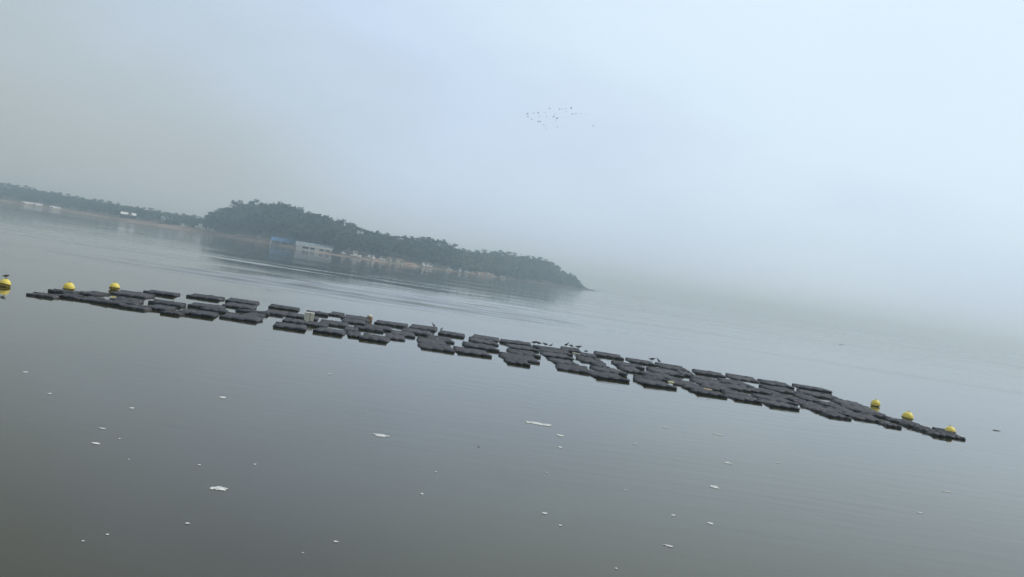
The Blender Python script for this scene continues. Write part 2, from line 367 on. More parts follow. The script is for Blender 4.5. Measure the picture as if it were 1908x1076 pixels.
def trunk_mesh(h, rs, kind):
    bm = bmesh.new(); b0 = h * .022
    lean = rs.uniform(-.04, .04, 2) * h
    tp = Vector((lean[0], lean[1], h * .86))
    P = [Vector((0, 0, -.6)), Vector((lean[0] * .2, lean[1] * .3, h * .3)), Vector((lean[0] * .7, lean[1] * .6, h * .6)), tp]
    tube(bm, P, [b0 * 1.2, b0, b0 * .7, b0 * .2], 7)
    for k in range(5):
        z = h * (.38 + .1 * k); th = k * 2.4 + rs.uniform(0, 1); L = h * (.2 - .02 * k)
        s = Vector((lean[0] * z / h, lean[1] * z / h, z))
        tube(bm, [s, s + Vector((math.cos(th) * L * .6, math.sin(th) * L * .6, L * .25)), s + Vector((math.cos(th) * L, math.sin(th) * L, L * .55))], [b0 * .4, b0 * .28, b0 * .1], 5)
    return from_bm('trunk', bm)
PROTO = {}
for kind in ('pine', 'broad'):
    for k in range(5):
        rs = np.random.default_rng(40 + k + (0 if kind == 'pine' else 20))
        PROTO[kind, k] = (mesh_quads('crown', quads(*crown_arrays(rs, kind, 10.0), rs)), trunk_mesh(10.0, rs, kind))
        PROTO[kind, k][0].materials.append(M['pine' if kind == 'pine' else 'broad']); PROTO[kind, k][1].materials.append(M['trunk'])
def put_tree(name, kind, k, p, h, label, group, wide=1.0):
    r_ = empty(name, p, random.uniform(0, 6.28)); s = h / 10
    r_.scale = (s * wide, s * wide, s)
    link('crown', PROTO[kind, k][0], parent=r_); link('trunk', PROTO[kind, k][1], parent=r_)
    return tag(r_, label, 'tree', group)
def ordinal(n):
    w = ['first','second','third','fourth','fifth','sixth','seventh','eighth','ninth','tenth','eleventh','twelfth','thirteenth','fourteenth','fifteenth',
         'sixteenth','seventeenth','eighteenth','nineteenth','twentieth','twenty-first','twenty-second','twenty-third','twenty-fourth','twenty-fifth',
         'twenty-sixth','twenty-seventh','twenty-eighth','twenty-ninth','thirtieth']
    return w[n]
SKYLINE = [  # section of the ridge: px from, px to, spacing px, kind, name, where, group, width factor
    (4, 392, 15.5, 'broad', 'low_tree', 'hazy low tree on the far left shore', 'photo edge', 'trees along the far left shoreline ridge', 1.5),
    (402, 584, 13.5, 'pine', 'pine_tree', 'tall dark pine on the domed hill skyline', 'left end', 'pines on the domed hill skyline', 1.25),
    (596, 846, 12.0, 'pine', 'pine_tree', 'dark pine on the sloping ridge skyline', 'domed hill', 'pines on the sloping ridge skyline', 1.2),
    (856, 1064, 11.5, 'broad', 'hillside_tree', 'paler green tree on the headland skyline', 'pine ridge', 'trees on the end of the headland', 1.3)]
for (x0, x1, st, kind, nm, what, whence, grp, wide) in SKYLINE:
    n = int((x1 - x0) / st) + 1
    for k in range(n):
        px = x0 + (x1 - x0) * k / (n - 1) + random.uniform(-2.0, 2.0); a_ = az_px(px)
        # azimuth of the skyline pixel itself, not of the horizon under it
        py = float(np.interp(px, [q[0] for q in SIL], [q[1] for q in SIL])); d = ray(px, py); a_ = math.atan2(d.x, d.y)
        off = setback(a_) * random.uniform(.93, 1.03); p = pos(a_, off)
        h = max(3.5, ridge_z(a_) - p.z) * (random.uniform(.95, 1.03) if px < 395 else random.uniform(.86, 1.10))
        put_tree(nm, kind, k % 5, p, h, f'{what}, {ordinal(k)} along from the {whence}', grp, wide * random.uniform(.85, 1.15) * (.8 if h > 15 else 1) * (.75 if px > 1020 else 1))
# the wooded slope below the skyline: a far-off wood that reads as one mass
CR = {kd: [crown_arrays(np.random.default_rng(300 + k), kd, 10.0) for k in range(6)] for kd in ('pine', 'broad')}
def wood(name, px0, px1, n, kind, kind2=None, f2=0, base=.0):
    allq = []; rs = np.random.default_rng(int(px1))
    for i in range(n):
        a_ = az_px(rs.uniform(px0, px1)); S = setback(a_); W = min(lin(bw, a_), S * .45)
        u = rs.uniform(0, 1) ** (.8 if px0 < 800 else 1.25); off = W + 1.5 + (S * 1.02 - W - 1.5) * (u * (1 - base) + base); p = pos(a_, off)
        hh = min(tree_h(a_) * rs.uniform(.75, 1.05), max(2.5, ridge_z(a_) * (shore_d(a_) + off) / (shore_d(a_) + S) - p.z))
        kd = kind2 if (kind2 and rs.uniform() < f2) else kind
        P, s = CR[kd][rs.integers(6)]; P = P * (hh / 10); s = s * (hh / 10) * 1.25
        th = rs.uniform(0, 6.28); c, d = math.cos(th), math.sin(th)
        P = np.stack([(P[:, 0] * c - P[:, 1] * d) * 1.35, (P[:, 0] * d + P[:, 1] * c) * 1.35, P[:, 2] - hh * .12], 1) + np.array(p)
        P = P[rs.uniform(size=len(P)) < .8]; s = s[:1].repeat(len(P)) * rs.uniform(.7, 1.5, len(P))
        allq.append(quads(P, s, rs))
    o = link(name, mesh_quads(name, np.concatenate(allq)), M['pine' if kind == 'pine' else 'broad']); return o
tag(wood('far_wood', -120, 404, 620, 'broad'), 'hazy low wood along the far left shore', 'woodland', kind='stuff')
tag(wood('pine_wood', 409, 850, 560, 'pine', 'broad', .15), 'dark pine wood covering the hill above the boathouses', 'woodland', kind='stuff')
tag(wood('headland_wood', 846, 1084, 560, 'broad'), 'paler green wood on the end of the headland', 'woodland', kind='stuff')
# rocks at the very tip
bm = bmesh.new()
for k in range(26):
    a_ = az_px(random.uniform(1070, 1108)); S = setback(a_); p = pos(a_, random.uniform(.0, 1.0) * S)
    mt_ = Matrix.Translation(p + Vector((0, 0, -.2))) @ Matrix.Diagonal((random.uniform(1, 3), random.uniform(1, 3), random.uniform(.5, 1.5), 1))
    r_ = bmesh.ops.create_icosphere(bm, subdivisions=2, radius=1, matrix=mt_)
    for v_ in r_['verts']: v_.co += Vector(noise.noise_vector(v_.co * .7)) * .45
tag(link('rock', from_bm('rock', bm), M['soil']), 'jumbled dark rocks at the tip of the headland', 'rocks', kind='stuff')

# ------------------------------------------------------------------ buildings on the far shore
def shore_obj(px, off):
    a_ = az_px(px); p = pos(a_, off); return p, -a_       # rotation that faces the camera
def pxm(px, off=0): return (shore_d(az_px(px)) + off) / F   # metres per photo pixel there
def gable(bm, L, D, z0, rise, over=.5, th=.18):           # gabled roof slab, ridge along x
    x0, x1 = -L/2 - over, L/2 + over; y0, y1 = -D/2 - over, D/2 + over; e = z0 - over * rise / (D/2)
    sec = [(y0, e), (0, z0 + rise), (y1, e), (y1, e + th), (0, z0 + rise + th * 1.2), (y0, e + th)]
    loft(bm, [[(x, y, z) for y, z in sec] for x in (x0, x1)])
def walls(bm, L, D, h, rise):
    sec = [(-D/2, -1.0), (D/2, -1.0), (D/2, h), (0, h + rise - .03), (-D/2, h)]
    loft(bm, [[(x, y, z) for y, z in sec] for x in (-L/2, L/2)])
def building(name, px0, px1, off, D, h, rise, wall_m, roof_m, label, openings=(), fascia=None, dz=0, yaw=0, cat='building'):
    p, rz = shore_obj((px0 + px1) / 2, off); L = (px1 - px0) * pxm((px0 + px1) / 2, off)
    r_ = empty(name, p + Vector((0, 0, dz)), rz + yaw)
    bm = bmesh.new(); walls(bm, L, D, h, rise); link('wall', from_bm('wall', bm), M[wall_m], r_)
    bm = bmesh.new(); gable(bm, L, D, h + .02, rise); rf = link('roof', from_bm('roof', bm), M[roof_m], r_)
    if fascia:
        bm = bmesh.new(); box(bm, -L/2 - .55, L/2 + .55, -D/2 - .75, -D/2 - .52, h - .75, h + .45); link('fascia', from_bm('fascia', bm), M[fascia], rf)
        bm = bmesh.new()
        for sgn in (-1,):
            xa = sgn * (L/2 + .52)
            for s2 in (-1, 1):
                sec = [(s2 * (D/2 + .5), h - .75), (s2 * (D/2 + .5), h - .05), (0, h + rise + .35), (0, h + rise - .35)]
                loft(bm, [[(xa, y, z) for y, z in sec], [(xa - .12, y, z) for y, z in sec]])
        link('gable_board', from_bm('gable_board', bm), M[fascia], rf)
    for (f0, f1, z0, z1, what, mm) in openings:
        bm = bmesh.new(); box(bm, -L/2 + f0 * L, -L/2 + f1 * L, -D/2 - .08, -D/2 + .05, z0, z1); link(what, from_bm(what, bm), M[mm], r_)
    return tag(r_, label, cat)

building('boathouse', 556, 619, 9.5, 8, 2.1, 1.7, 'white', 'grey_roof', 'long grey-roofed shore hall with white eaves and dark open front',
         [(.03, .14, .4, 1.5, 'window', 'white'), (.17, .36, .1, 1.4, 'opening', 'dark'), (.40, .52, .1, 1.4, 'opening', 'dark'), (.55, .62, .6, 1.4, 'window', 'white'),
          (.66, .78, .1, 1.4, 'opening', 'dark'), (.83, .95, .1, 1.4, 'opening', 'dark')], 'white', dz=.3, yaw=R(-6))
building('shed', 508, 552, 13, 8, 1.7, 2.1, 'wall', 'blue', 'blue-roofed shed left of the long white-eaved shore hall',
         [(.15, .3, .2, 1.3, 'opening', 'dark'), (.45, .62, .2, 1.3, 'opening', 'dark'), (.75, .9, .2, 1.3, 'opening', 'dark')], dz=.3)
bm = bmesh.new()
p, rz = shore_obj(508, 9)
box(bm, -1.0, 1.0, -1.2, 1.2, -.8, 2.6, .12); box(bm, -1.15, 1.15, -1.35, 1.35, 2.62, 2.8, .05)
r_ = empty('hut', p, rz); link('wall', from_bm('wall', bm), M['white'], r_)
bm = bmesh.new(); box(bm, -.35, .35, -1.26, -1.22, 0, 1.9); link('door', from_bm('door', bm), M['dark'], r_)
tag(r_, 'small white upright hut at the left end of the blue-roofed shed', 'hut')
building('pavilion', 227, 251, 34, 9, 2.4, 1.7, 'dark', 'white', 'white-roofed dark building standing alone on the left shore', [(.2, .45, .4, 1.8, 'window', 'glass'), (.55, .8, .4, 1.8, 'window', 'glass')], dz=.5)
building('long_shed', 302, 334, 44, 9, 2.4, 2.6, 'wall', 'grey_roof', 'pale grey roofed low shed behind the left beach', [(.2, .4, .2, 2, 'opening', 'dark'), (.6, .8, .2, 2, 'opening', 'dark')], dz=.3)
# arched white greenhouses near the left edge
def greenhouse(px0, px1, off, label, dz=0):
    p, rz = shore_obj((px0 + px1) / 2, off); L = (px1 - px0) * pxm((px0 + px1) / 2, off)
    r_ = empty('greenhouse', p + Vector((0, 0, dz)), rz)
    bm = bmesh.new(); sec = [(3.2 * math.cos(a), 1.7 * math.sin(a)) for a in np.linspace(0, math.pi, 11)]
    loft(bm, [[(x, y, z) for y, z in [(3.2, -.8)] + sec + [(-3.2, -.8)]] for x in (-L/2, L/2)]); link('cover', from_bm('cover', bm), M['white'], r_)
    bm = bmesh.new()
    for k in range(5):
        x = -L/2 + L * (k + .5) / 5
        tube(bm, [(x, 3.26 * math.cos(a), 1.76 * math.sin(a)) for a in np.linspace(0, math.pi, 9)], [.06] * 9, 5)
    link('hoop', from_bm('hoop', bm), M['pole'], r_)
    bm = bmesh.new(); box(bm, -L/2 + .5, -L/2 + 2.2, -3.25, -2.9, -.5, .8); link('door', from_bm('door', bm), M['dark'], r_)
    return tag(r_, label, 'greenhouse', 'white tunnels on the left shore')
greenhouse(44, 62, 20, 'white low tunnel nearest the left edge of the far shore', .2)
greenhouse(64, 79, 21, 'white low tunnel in the middle of the three at left', .2)
greenhouse(96, 113, 17, 'short bright white low tunnel, rightmost of the three at left', .1)

# white boats hauled out along the shore
def make_boat():
    r_ = empty('boat', (0, 0, 0))
    bm = bmesh.new(); rings = []
    for u in np.linspace(0, 1, 9):
        x = -2.1 + 4.2 * u; hw = .85 * (1 - max(0, (u - .45) / .55) ** 2.2) * (.85 + .15 * min(1, u * 4)) + .01
        keel = .0 + .25 * max(0, u - .6); gz = .85 + .45 * max(0, u - .4) ** 1.5
        rings.append([(x, -hw, gz), (x, -hw * .9, keel + .35), (x, 0, keel), (x, hw * .9, keel + .35), (x, hw, gz), (x, hw * .8, gz - .05), (x, 0, gz - .2), (x, -hw * .8, gz - .05)])
    loft(bm, rings); link('hull', from_bm('hull', bm), M['white'], r_)
    bm = bmesh.new(); box(bm, -.9, .45, -.5, .5, .72, 1.95, .08); box(bm, -1.05, .6, -.58, .58, 1.97, 2.07, .03)
    cb = link('cabin', from_bm('cabin', bm), M['white'], r_)
    bm = bmesh.new(); box(bm, -.7, .25, -.53, -.505, 1.35, 1.75); box(bm, .455, .475, -.4, .4, 1.35, 1.75); link('window', from_bm('window', bm), M['glass'], cb)
    bm = bmesh.new(); box(bm, -2.3, -2.05, -.16, .16, .3, 1.2, .05); link('outboard_motor', from_bm('outboard_motor', bm), M['dark'], r_)
    return r_
boat0 = make_boat()
BOATS = [  # px, offset, size, heading, label
    (342, 24, .95, .3, 'small white boat on the brown beach beside the pale grey shed'),
    (372, 36, 1.35, 2.9, 'larger white boat highest on the beach left of the domed hill'),
    (389, 34, 1.0, .2, 'low white boat behind the beach at the foot of the domed hill'),
    (379, 22, .8, 3.0, 'small white boat nearest the water left of the domed hill'),
    (397, 20, .8, .1, 'small white boat at the edge of the beach under the tall pines'),
    (482, 22, .7, .2, 'tiny white boat on the sand left of the white hut'),
    (641, 12, .55, .4, 'tiny white boat on the rocks, first right of the long hall'),
    (664, 5, 1.1, .1, 'white boat with raised bow, second right of the long hall'),
    (688, 8, .7, 2.7, 'small white boat, third right of the long hall'),
    (697, 6, .8, 1.2, 'small white boat, fourth right of the long hall, turned to the water'),
    (712, 6, .75, .2, 'pale bluish white boat just left of the two cream huts'),
    (790, 4, .95, 1.3, 'bright white boat, left of the pair on the middle headland shore'),
    (799, 4, .95, .3, 'bright white boat, right of the pair on the middle headland shore'),
    (838, 3, .7, .1, 'faint small white boat alone after the bright pair'),
    (858, 3, .9, 1.2, 'pale white boat left of the orange bank'),
    (871, 3, .7, .2, 'smaller pale boat against the left end of the orange bank'),
    (890, 3, .75, .1, 'small white boat below the orange bank'),
    (909, 3, .75, 2.9, 'small white boat at the right end of the orange bank'),
    (936, 2, .9, .1, 'low white boat farthest right along the headland shore')]
for i, (px, off, s, hd, lb) in enumerate(BOATS):
    o = boat0 if i == 0 else copy_tree(boat0)
    p, rz = shore_obj(px, off); o.location = p + Vector((0, 0, .02)); o.rotation_euler = (0, 0, rz + hd); s *= 1.5; o.scale = (s, s, s)
    tag(o, lb, 'boat', 'white boats along the far shore')
# cream huts
def hut(px, off, w, h, lb, door):
    p, rz = shore_obj(px, off); r_ = empty('hut', p, rz)
    bm = bmesh.new(); walls(bm, w, 2.6, h, .6); link('wall', from_bm('wall', bm), M['cream'], r_)
    bm = bmesh.new(); gable(bm, w, 2.6, h + .02, .6, .2, .1); link('roof', from_bm('roof', bm), M['brown'], r_)
    bm = bmesh.new(); box(bm, door, door + .7, -1.35, -1.27, 0, 1.7); link('door', from_bm('door', bm), M['dark'], r_)
    tag(r_, lb, 'hut', 'cream huts on the headland shore')
hut(727, 6, 3.3, 2.2, 'narrow cream hut with brown roof, left of the two by the water', -.9)
hut(745, 6, 4.9, 2.0, 'wide cream hut with brown roof, right of the two by the water', .9)
# two white boards among the trees of the hillside
for px, py, w, h, lb in ((668, 433, 1.5, 2.0, 'tall white board among the pines, left of two'), (674.5, 434, 2.0, 1.4, 'wide white board among the pines, right of two')):
    d = ray(px, py); a_ = math.atan2(d.x, d.y); D = shore_d(a_) + setback(a_) * .5
    p = Vector((0, 0, H)) + d * (D / math.hypot(d.x, d.y)); g = ground(a_, setback(a_) * .5)
    r_ = empty('board', (p.x, p.y, g), -a_)
    bm = bmesh.new(); z = p.z - g; box(bm, -w/2, w/2, -.35, -.25, z - h/2, z + h/2, .02); link('panel', from_bm('panel', bm), M['white'], r_)
    bm = bmesh.new(); box(bm, -w*.35, -w*.35 + .14, -.24, -.10, -.3, z + h*.3); box(bm, w*.35 - .14, w*.35, -.24, -.10, -.3, z + h*.3); link('post', from_bm('post', bm), M['pole'], r_)
    tag(r_, lb, 'board', 'white boards on the hillside')
# orange earth banks behind the headland shore
for k, (x0, x1) in enumerate(((700, 722), (752, 778), (876, 922), (440, 505))):
    bm = bmesh.new(); rings = []
    for u in np.linspace(0, 1, 14):
        a_ = az_px(x0 + (x1 - x0) * u); W = min(lin(bw, a_), setback(a_) * .45); env = math.sin(math.pi * min(1, max(0, u * .94 + .03))) ** .5
        top = (1.5 if k == 2 else .6) * env * (1 + .3 * noise.noise(Vector((u * 9, k, 0))))
        b0 = pos(a_, W + .5); b1 = pos(a_, W + 4); b0.z += .02
        rings.append([b0 - Vector((0, 0, .6)), b0 + Vector((0, 0, top * .5 + .05)), (b0 + b1) / 2 + Vector((0, 0, top + .06)), b1 + Vector((0, 0, .05)), b1 - Vector((0, 0, .8))])
    loft(bm, rings)
    tag(link('earth_bank', from_bm('earth_bank', bm, True), material('orange_earth', (.22, .145, .10), .95, (.32, .22, .15), .5)), kind='structure')

# ------------------------------------------------------------------ the floating bags
# file, place in file, file length, x, y, width, angle, visible thickness, depth
BAGS = [
    (1,1,1,-23.14,50.74,1.33,9,9.4,1.2), (2,1,6,-22.6,47.39,1.27,8,7.9,1.2), (2,2,6,-21.11,48.66,0.83,9,5.2,2.48), (2,3,6,-22.1,48.71,1.0,9,6.8,1.91),
    (2,4,6,-22.51,52.06,1.0,1,6.3,2.7), (2,5,6,-21.66,55.52,2.02,9,10.5,2.7), (2,6,6,-21.56,60.0,1.9,9,11.5,2.7), (3,1,6,-18.35,48.21,1.3,2,8.4,1.2),
    (3,2,6,-19.87,48.62,1.48,1,10.0,1.2), (3,3,6,-19.55,49.94,1.32,8,10.5,1.2), (3,4,6,-20.13,51.26,1.45,9,11.5,1.82), (3,5,6,-18.6,53.2,1.79,9,12.6,1.6),
    (3,6,6,-19.49,62.2,2.08,9,11.5,2.7), (4,1,6,-16.52,48.3,0.95,3,5.2,1.2), (4,2,6,-17.88,49.53,1.17,7,9.4,2.7), (4,3,6,-16.07,53.6,1.44,9,11.5,1.2),
    (4,4,6,-17.12,54.92,1.88,9,9.4,2.7), (4,5,6,-16.38,59.02,1.83,9,6.3,2.7), (4,6,6,-17.37,63.22,2.0,9,9.4,2.7), (5,1,6,-15.91,49.62,1.86,9,10.5,2.7),
    (5,2,6,-13.99,50.94,1.98,8,12.6,2.7), (5,3,6,-14.1,54.01,0.98,7,11.5,2.46), (5,4,6,-14.71,56.59,1.88,9,11.5,1.2), (5,5,6,-13.87,57.91,1.32,3,11.5,2.7),
    (5,6,6,-14.69,63.66,1.97,9,8.4,2.7), (6,1,4,-11.85,53.96,1.21,9,10.5,2.7), (6,2,4,-12.23,57.94,1.8,9,10.5,2.7), (6,3,4,-12.34,63.4,1.46,9,9.4,1.56),
    (6,4,4,-11.48,65.09,0.87,2,6.3,2.7), (7,1,6,-11.19,50.12,1.67,9,11.5,2.7), (7,2,6,-9.2,50.8,1.57,4,12.6,2.7), (7,3,6,-10.57,54.12,1.18,6,6.3,2.26),
    (7,4,6,-10.06,56.5,1.68,9,10.5,2.7), (7,5,6,-9.55,60.56,1.47,9,7.3,2.7), (7,6,6,-9.93,63.9,1.79,3,10.5,2.7), (8,1,5,-7.96,51.14,0.75,9,4.7,2.7),
    (8,2,5,-8.61,54.06,0.75,9,7.3,2.7), (8,3,5,-7.95,56.93,1.73,9,10.5,1.43), (8,4,5,-7.69,58.48,1.67,9,10.5,2.7), (8,5,5,-7.52,63.54,2.16,4,9.4,2.7),
    (9,1,5,-6.77,50.58,1.48,3,11.5,2.7), (9,2,5,-6.04,53.52,1.11,8,6.8,2.7), (9,3,5,-5.95,56.49,1.44,7,10.5,2.7), (9,4,5,-5.44,59.71,1.81,8,10.5,2.7),
    (9,5,5,-5.46,64.33,1.8,3,9.4,2.7), (10,1,4,-3.52,50.77,1.82,9,10.5,2.7), (10,2,4,-4.0,53.88,1.64,9,9.4,2.7), (10,3,4,-3.74,56.77,1.48,9,11.5,2.7),
    (10,4,4,-3.42,62.43,1.71,1,11.5,2.7), (11,1,4,-1.6,51.3,1.87,9,10.5,2.7), (11,2,4,-1.3,55.61,1.93,9,10.5,2.7), (11,3,4,-1.27,60.09,1.61,9,9.4,2.7),
    (11,4,4,-1.25,63.2,1.77,-3,8.4,2.7), (12,1,5,0.82,49.63,1.21,8,7.3,2.26), (12,2,5,0.94,52.0,2.02,9,8.4,2.7), (12,3,5,1.22,55.89,1.63,9,10.5,2.7),
    (12,4,5,1.16,60.05,1.82,9,9.4,2.7), (12,5,5,0.76,63.45,2.08,0,8.4,2.7), (13,1,5,3.79,50.46,1.75,1,11.5,2.7), (13,2,5,3.45,53.87,1.31,9,9.4,2.7),
    (13,3,5,3.24,57.58,1.68,9,8.4,2.7), (13,4,5,3.29,61.15,2.01,9,8.4,2.07), (13,5,5,3.05,63.34,2.35,1,7.3,1.2), (14,1,6,5.5,49.01,1.76,8,10.5,2.7),
    (14,2,6,5.88,52.42,1.53,9,9.4,2.7), (14,3,6,5.67,55.25,0.75,6,7.3,2.54), (14,4,6,5.35,57.91,1.55,5,10.5,2.7), (14,5,6,5.5,62.21,1.02,-4,9.4,2.33),
    (14,6,6,4.52,64.66,1.33,1,8.4,2.7), (15,1,6,7.95,49.07,1.76,8,11.5,2.43), (15,2,6,7.8,51.62,1.28,6,8.4,1.2), (15,3,6,8.47,52.94,1.28,7,6.3,1.2),
    (15,4,6,7.48,55.52,1.08,7,6.3,2.7), (15,5,6,7.69,58.61,1.71,4,10.5,2.7), (15,6,6,7.09,64.62,1.88,1,10.0,2.7), (16,1,7,10.58,48.67,1.6,6,8.4,1.59),
    (16,2,7,10.3,50.39,1.32,7,4.7,1.43), (16,3,7,9.98,51.94,1.58,1,6.3,2.21), (16,4,7,9.07,54.26,1.75,8,9.4,2.7), (16,5,7,9.82,57.69,1.79,6,9.4,2.7),
    (16,6,7,11.06,62.55,1.9,2,8.4,2.7), (16,7,7,9.14,63.5,1.77,3,9.4,2.7), (17,1,6,12.31,48.5,1.47,6,7.9,2.01), (17,2,6,12.47,50.63,1.35,4,6.3,1.4),
    (17,3,6,11.86,52.15,1.58,8,8.4,2.15), (17,4,6,11.9,54.42,1.79,6,10.5,2.59), (17,5,6,12.13,57.13,1.67,7,10.5,1.5), (17,6,6,11.32,58.75,0.96,-4,7.3,2.7),
    (18,1,6,14.02,47.89,1.51,2,7.3,2.66), (18,2,6,14.55,50.67,1.85,7,6.3,2.25), (18,3,6,13.6,54.24,1.45,6,8.4,2.7), (18,4,6,15.22,54.36,1.64,5,7.3,2.7),
    (18,5,6,14.03,57.28,1.64,3,9.4,2.7), (18,6,6,13.4,62.22,1.97,-3,9.4,2.7), (19,1,8,16.49,47.1,1.14,3,7.3,1.43), (19,2,8,16.57,48.65,1.71,5,9.4,2.4),
    (19,3,8,16.37,51.17,1.15,5,6.3,1.75), (19,4,8,15.74,53.04,1.79,7,7.3,1.2), (19,5,8,17.59,54.41,1.11,1,8.4,2.7), (19,6,8,16.83,57.52,1.82,8,9.4,2.7),
    (19,7,8,17.64,61.68,1.91,-4,8.4,2.7), (19,8,8,15.66,62.42,1.89,-2,8.9,2.7), (20,1,7,18.96,46.65,0.75,0,6.3,1.2), (20,2,7,18.28,47.97,1.56,2,10.5,2.07),
    (20,3,7,18.11,50.16,0.88,-3,8.4,2.7), (20,4,7,19.73,50.72,1.42,0,7.9,1.2), (20,5,7,19.76,52.04,1.77,1,8.4,2.7), (20,6,7,18.14,53.09,1.14,1,4.2,1.2),
    (20,7,7,19.3,57.96,2.18,1,10.5,2.7), (21,1,7,20.81,45.44,0.89,-4,7.3,1.2), (21,2,7,21.71,45.7,0.75,-4,7.3,2.7), (21,3,7,20.78,46.76,0.91,5,8.4,1.2),
    (21,4,7,20.58,48.08,0.9,5,7.9,1.2), (21,5,7,20.64,49.4,1.44,1,7.3,1.2), (21,6,7,20.08,54.88,1.6,-4,8.4,2.7), (21,7,7,20.32,62.77,2.02,0,8.9,2.7),
]

def make_bag(sd):
    r_ = empty('floating_bag', (0, 0, 0))
    bm = bmesh.new(); rings = []; n = 22
    for u in np.linspace(-1, 1, 15):
        pinch = max(.0, 1 - abs(u) ** 5) ** .5
        hy, hz = .43 * (.86 + .14 * pinch), .105 * (.25 + .75 * pinch)
        ring = []
        for k in range(n):
            th = 2 * math.pi * k / n; c, s_ = math.cos(th), math.sin(th)
            y = hy * math.copysign(abs(c) ** .5, c); z = hz * math.copysign(abs(s_) ** .55, s_)
            z += (.085 * noise.noise(Vector((u * 2.6, y * 4, sd))) + .018 * noise.noise(Vector((u * 9, y * 11, sd)))) * pinch + .015; y += .05 * noise.noise(Vector((u * 3, sd, c)))
            ring.append((u * .97, y, z))
        rings.append(ring)
    loft(bm, rings); link('mesh_bag', from_bm('mesh_bag', bm, True), M['bag'], r_)
    for sgn in (-1, 1):
        bm = bmesh.new(); L = .93; rr = .075
        prof = [(-L, .02), (-L + .015, .06), (-L + .05, rr), (-L * .36, rr), (-L * .35, rr * .86), (-L * .31, rr * .86), (-L * .30, rr),
                (L * .30, rr), (L * .31, rr * .86), (L * .35, rr * .86), (L * .36, rr), (L - .05, rr), (L - .015, .06), (L, .02)]
        loft(bm, [[(x, sgn * .45 + r2 * math.cos(k * math.pi / 6), .05 + r2 * math.sin(k * math.pi / 6)) for k in range(12)] for x, r2 in prof])
        link('float', from_bm('float', bm, True), M['float_black'], r_)
    return r_
BAG_KINDS = [make_bag(k * 7.3 + 1) for k in range(6)]; used_kind = set()
def which(k, n):
    if n == 1: return 'alone'
    if k == 1: return 'nearest the camera'
    if k == n: return 'farthest back'
    return ordinal(k - 1) + ' from the front'
NF = max(q[0] for q in BAGS)
def file_name(f):
    if f == 1: return 'at the left tip of the raft field'
    if f == NF: return 'in the file at the right tip'
    return f'in the {ordinal(f - 1)} file from the left tip' if f <= 11 else f'in the {ordinal(NF - f)} file from the right tip'
for i, (f, k, n, x, y, w, ang, thk, dep) in enumerate(BAGS):
    kd = (i * 5 + f) % 6; o = copy_tree(BAG_KINDS[kd]) if kd in used_kind else BAG_KINDS[kd]; used_kind.add(kd)
    o.location = (x, y + dep / 2, random.uniform(-.01, .02)); o.rotation_euler = (R(random.uniform(-1.5, 1.5)), R(random.uniform(-1.2, 1.2)), R(ang + random.uniform(-2, 2)))
    o.scale = (w / 1.9, dep / 1.09, 1.05 + .03 * (thk - 8))
    tag(o, f'flat dark floating bag, {which(k, n)} {file_name(f)}', 'floating bag', 'dark floating bags in files')

# ------------------------------------------------------------------ buoys
def make_buoy():
    r_ = empty('buoy', (0, 0, 0)); n = 28
    prof = [(-.24, .04), (-.235, .12), (-.20, .20), (-.14, .262), (-.07, .297), (0, .31), (.07, .302), (.15, .272), (.22, .215), (.27, .145), (.30, .06), (.305, .02)]
    bm = bmesh.new(); loft(bm, [[(r2 * math.cos(2*math.pi*k/n), r2 * math.sin(2*math.pi*k/n), z + .16) for k in range(n)] for z, r2 in prof])
    link('ball', from_bm('ball', bm, True), M['yellow'], r_)
    bm = bmesh.new(); bp_ = [(-.085, .29), (-.085, .312), (-.06, .325), (-.035, .325), (-.015, .316), (-.015, .30)]
    rings = [[(r2 * math.cos(2*math.pi*k/n), r2 * math.sin(2*math.pi*k/n), z + .16) for k in range(n)] for z, r2 in bp_]
    loft(bm, rings, cap=False); link('band', from_bm('band', bm, True), M['band'], r_)
    bm = bmesh.new(); tube(bm, [(.06 * math.cos(a), 0, .455 + .06 * math.sin(a)) for a in np.linspace(-.3, math.pi + .3, 9)], [.014] * 9, 6)
    link('lifting_eye', from_bm('lifting_eye', bm, True), M['band'], r_)
    return r_
buoy0 = make_buoy()
BUOYS = [(8, 526, 20.5, 'yellow ball buoy cut by the left edge with a bird on it'), (128, 533, 21, 'plain yellow ball buoy behind the left tip of the dark bags'),
         (213, 533, 19, 'yellow ball buoy with a dark streak, right of the leftmost two'), (1631, 750, 17, 'smallest yellow ball buoy at the right end, behind the raft edge'),
         (1690, 774, 21, 'yellow ball buoy with dark belt, middle of the right three'), (1770, 801, 20, 'yellow ball buoy near the right tip of the dark bags')]
for i, (px, py, d, lb) in enumerate(BUOYS):
    o = buoy0 if i == 0 else copy_tree(buoy0)
    D = water_at(px, py + d * .42).y; s = d * D / F / .63
    o.location = (water_at(px, py + d * .42).x, D, 0); o.scale = (s, s, s); o.rotation_euler = (R(random.uniform(-14, 14)), R(random.uniform(-14, 14)), random.uniform(0, 6))
    tag(o, lb, 'buoy', 'yellow ball buoys round the dark bags')

